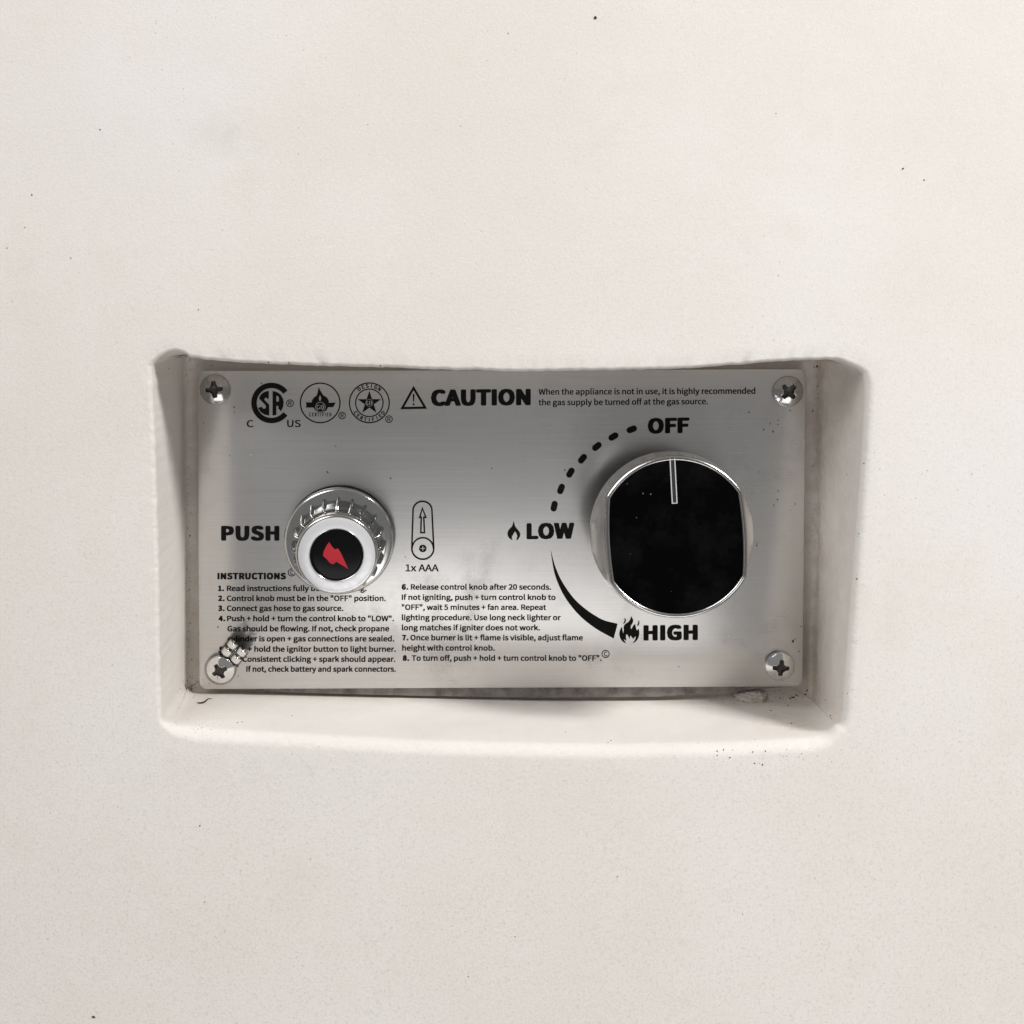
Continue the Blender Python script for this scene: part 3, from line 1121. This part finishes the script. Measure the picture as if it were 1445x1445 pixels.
face = mesh_obj('black_face', *rings_to_mesh([knob_ring(h, r, w) for h, r, w in [(0.0180, RF - 0.0010, WF - 0.0010), (0.0187, RF - 0.00112, WF - 0.00112), (0.01885, RF - 0.0013, WF - 0.0013)]], False, True), M_BLACK, knob)
# pointer line: two bright rails with a dull channel between
yt, yb_ = RF - 0.0008, RF - 0.0146
rails = []
bmp = bmesh.new()


def add_box(bm, x0, x1, y0, y1, z0, z1):
    r = bmesh.ops.create_cube(bm, size=1)
    for v_ in r['verts']:
        v_.co = Vector(((x0 + x1) / 2 + v_.co.x * (x1 - x0), (y0 + y1) / 2 + v_.co.y * (y1 - y0), (z0 + z1) / 2 + v_.co.z * (z1 - z0)))


add_box(bmp, -0.0009, -0.00055, yb_, yt, 0.0187, 0.01922)
add_box(bmp, 0.00055, 0.0009, yb_, yt, 0.0187, 0.01922)
add_box(bmp, -0.00055, 0.00055, yb_ - 0.0000, yb_ + 0.0003, 0.0187, 0.0192)
bmesh.ops.bevel(bmp, geom=bmp.edges[:], offset=0.00007, segments=1, affect='EDGES')
me = bpy.data.meshes.new('pointer_line')
bmp.to_mesh(me); bmp.free()
me.materials.append(M_SATIN)
po = bpy.data.objects.new('pointer_line', me)
COL.objects.link(po)
po.parent = knob
bmp = bmesh.new()
add_box(bmp, -0.00055, 0.00055, yb_ + 0.0003, yt, 0.0187, 0.01902)
me = bpy.data.meshes.new('pointer_channel')
bmp.to_mesh(me); bmp.free()
me.materials.append(M_CHANNEL)
pc = bpy.data.objects.new('pointer_channel', me)
COL.objects.link(pc)
pc.parent = knob

# ------------------------------------------------------------------ small loose things
bpy.context.view_layer.update()
dg = bpy.context.evaluated_depsgraph_get()
bvh_c = BVHTree.FromObject(casing, dg)
bvh_p = BVHTree.FromObject(plate, dg)


def hit(px, py):
    d = ray_dir(px, py).normalized()
    best = None
    for b_ in (bvh_c, bvh_p):
        r = b_.ray_cast(CAM, d)
        if r[0] is not None and (best is None or r[3] < best[3]):
            best = r
    if best is None:
        return None
    nn = best[1]
    if nn.dot(d) > 0:
        nn = -nn
    return best[0], nn


# mortar crumb
h0 = hit(1058, 984)
bm = bmesh.new()
bmesh.ops.create_icosphere(bm, subdivisions=5, radius=1)
for v_ in bm.verts:
    p = v_.co.copy()
    k = 1 + 0.22 * noise.noise(p * 2.2) + 0.20 * noise.noise(p * 5) + 0.20 * abs(noise.noise(p * 11)) + 0.12 * noise.noise(p * 24)
    p = Vector((math.copysign(abs(p.x) ** 0.75, p.x), math.copysign(abs(p.y) ** 0.8, p.y), math.copysign(abs(p.z) ** 0.8, p.z)))
    v_.co = Vector((p.x * 0.0046, p.y * 0.0026, p.z * 0.0021)) * k
me = bpy.data.meshes.new('mortar_crumb')
bm.to_mesh(me); bm.free()
me.materials.append(M_MORTAR)
crumb = bpy.data.objects.new('mortar_crumb', me)
COL.objects.link(crumb)
crumb.location = h0[0] + Vector((0, -0.0016, 0.0004))
crumb.rotation_euler = (0.2, -0.1, 0.05)
crumb['label'] = 'rough pale mortar crumb on the recess floor under the plate near the lower right screw'
crumb['category'] = 'mortar crumb'

# fibre
fz = (210, 860, 3.803)
fp_ = [hit(x, y) for x, y in zp([(256, 504), (270, 507), (288, 505), (302, 499), (312, 489), (322, 483), (342, 484)], *fz)]
pts = [p + nn * 0.0003 for p, nn in fp_]
rs = []
rr_ = [0.00008, 0.00022, 0.00026, 0.00024, 0.0002, 0.00014, 0.00006]
for i, p in enumerate(pts):
    d = (pts[min(i + 1, len(pts) - 1)] - pts[max(i - 1, 0)]).normalized()
    a = d.cross(fp_[i][1]).normalized()
    c = d.cross(a)
    rs.append([p + (a * math.cos(t) + c * math.sin(t)) * rr_[i] for t in [2 * PI * j / 8 for j in range(8)]])
fib = mesh_obj('curled_fibre', *rings_to_mesh(rs, True, True), M_FIBRE, smooth=True)
fib['label'] = 'thin dark curled fibre lying on the recess floor below the lower left screw'
fib['category'] = 'fibre'

# grit
rnd = random.Random(3)
spots = [(840, 25, 3.2), (132, 1435, 3.0), (1274, 238, 2.0), (45, 275, 1.8), (141, 183, 1.6), (1304, 254, 1.6), (717, 47, 1.2), (1095, 160, 1.1), (280, 437, 1.3), (100, 364, 1.3), (10, 350, 1.3),
         (35, 321, 1.2), (650, 178, 1.0), (519, 176, 1.0), (282, 1165, 1.6), (289, 1273, 1.3), (727, 1322, 1.3), (871, 1237, 1.3), (1048, 1290, 1.2), (661, 1378, 1.3), (438, 1212, 1.0),
         (238, 520, 1.2), (268, 508, 1.6), (279, 516, 1.2), (267, 832, 1.8), (268, 756, 2.0), (269, 724, 1.3), (273, 866, 1.3), (252, 999, 1.1), (335, 1020, 1.6), (342, 1019, 1.4), (412, 1010, 1.4),
         (336, 954, 1.5), (1119, 905, 2.8), (1122, 902, 1.4), (1119, 984, 3.6), (1115, 986, 2.4), (1124, 981, 2.0), (1136, 980, 2.2), (1139, 974, 1.8), (1112, 996, 2.0), (1101, 985, 1.8),
         (1088, 1003, 2.0), (1093, 1009, 1.4), (1117, 1021, 1.8), (1172, 1010, 2.0), (1173, 1014, 1.6), (1012, 1060, 1.6), (1021, 1058, 1.5), (1012, 1066, 1.4), (1030, 1069, 1.6),
         (1062, 1061, 1.4), (1080, 1060, 1.4), (1065, 1077, 1.6), (1076, 1079, 1.8), (862, 1045, 1.4), (858, 1048, 1.2), (798, 1033, 1.3), (1209, 817, 1.8), (1212, 753, 1.3), (1219, 654, 1.4),
         (1195, 670, 1.3), (1147, 658, 1.6), (1147, 580, 1.8), (1153, 517, 2.6), (1149, 518, 1.8), (1154, 545, 1.8), (1155, 562, 1.4), (1115, 579, 1.6), (1098, 593, 1.6), (1098, 599, 1.5),
         (1087, 598, 1.5), (1091, 609, 2.0), (1078, 606, 1.6), (1098, 693, 1.6), (1097, 705, 1.6), (1092, 713, 1.7), (1122, 711, 1.5), (1071, 666, 1.2), (1115, 720, 1.2), (958, 941, 1.5),
         (1130, 884, 1.6), (1128, 919, 1.5), (462, 666, 2.2), (296, 608, 1.0), (287, 597, 1.4), (324, 643, 1.3), (331, 582, 1.3), (572, 786, 1.4), (310, 617, 0.9), (1068, 770, 1.6), (1069, 767, 1.3),
         (379, 511, 1.8), (408, 512, 2.0), (537, 516, 1.6), (299, 516, 1.5)]
for _ in range(85):        # dirt line beside the left edge of the plate
    spots.append((rnd.gauss(267, 3.2), rnd.uniform(520, 965), rnd.uniform(0.5, 1.1)))
for _ in range(60):        # and the right
    spots.append((rnd.gauss(1152, 4), rnd.uniform(520, 980), rnd.uniform(0.5, 1.0)))
for _ in range(110):
    spots.append((rnd.gauss(1085, 55), rnd.gauss(985, 9), rnd.uniform(0.45, 1.1)))
for _ in range(40):
    spots.append((rnd.gauss(1090, 70), rnd.gauss(1066, 8), rnd.uniform(0.45, 0.9)))
for _ in range(70):
    spots.append((rnd.gauss(266, 8), rnd.gauss(968, 7), rnd.uniform(0.5, 1.2)))
for _ in range(46):
    spots.append((rnd.gauss(290, 22), rnd.gauss(1025, 9), rnd.uniform(0.4, 0.9)))
for _ in range(60):
    spots.append((rnd.uniform(1150, 1225), rnd.uniform(530, 1040), rnd.uniform(0.4, 0.8)))
for _ in range(55):
    spots.append((rnd.uniform(285, 330), rnd.gauss(615, 30), rnd.uniform(0.3, 0.6)))
for _ in range(60):
    spots.append((rnd.uniform(1060, 1132), rnd.uniform(570, 800), rnd.uniform(0.3, 0.7)))
gv, gf = [], []
for px, py, s in spots:
    r = hit(px, py)
    if r is None:
        continue
    p, nn = r
    a = nn.orthogonal().normalized()
    c = nn.cross(a)
    rad_ = s * 0.000235 * 0.62
    k = len(gv)
    m = 6
    st_ = rnd.uniform(0.6, 1.5)
    ph = rnd.uniform(0, PI)
    for lvl, (q, hh) in enumerate(((1.0, -0.15), (0.95, 0.3), (0.5, 0.6))):
        for j in range(m):
            t = 2 * PI * j / m
            u, w_ = math.cos(t) * st_, math.sin(t) / st_
            u, w_ = u * math.cos(ph) - w_ * math.sin(ph), u * math.sin(ph) + w_ * math.cos(ph)
            jr = rad_ * q * rnd.uniform(0.75, 1.25)
            gv.append(p + a * u * jr + c * w_ * jr + nn * hh * rad_)
    for lvl in range(2):
        for j in range(m):
            j2 = (j + 1) % m
            gf.append((k + lvl * m + j, k + lvl * m + j2, k + (lvl + 1) * m + j2, k + (lvl + 1) * m + j))
    gf.append(tuple(k + 2 * m + j for j in range(m)))
grit = mesh_obj('grit', gv, gf, M_GRIT)
grit['kind'] = 'stuff'
grit['label'] = 'dark grit scattered on the concrete and in the recess corners'
grit['category'] = 'grit'
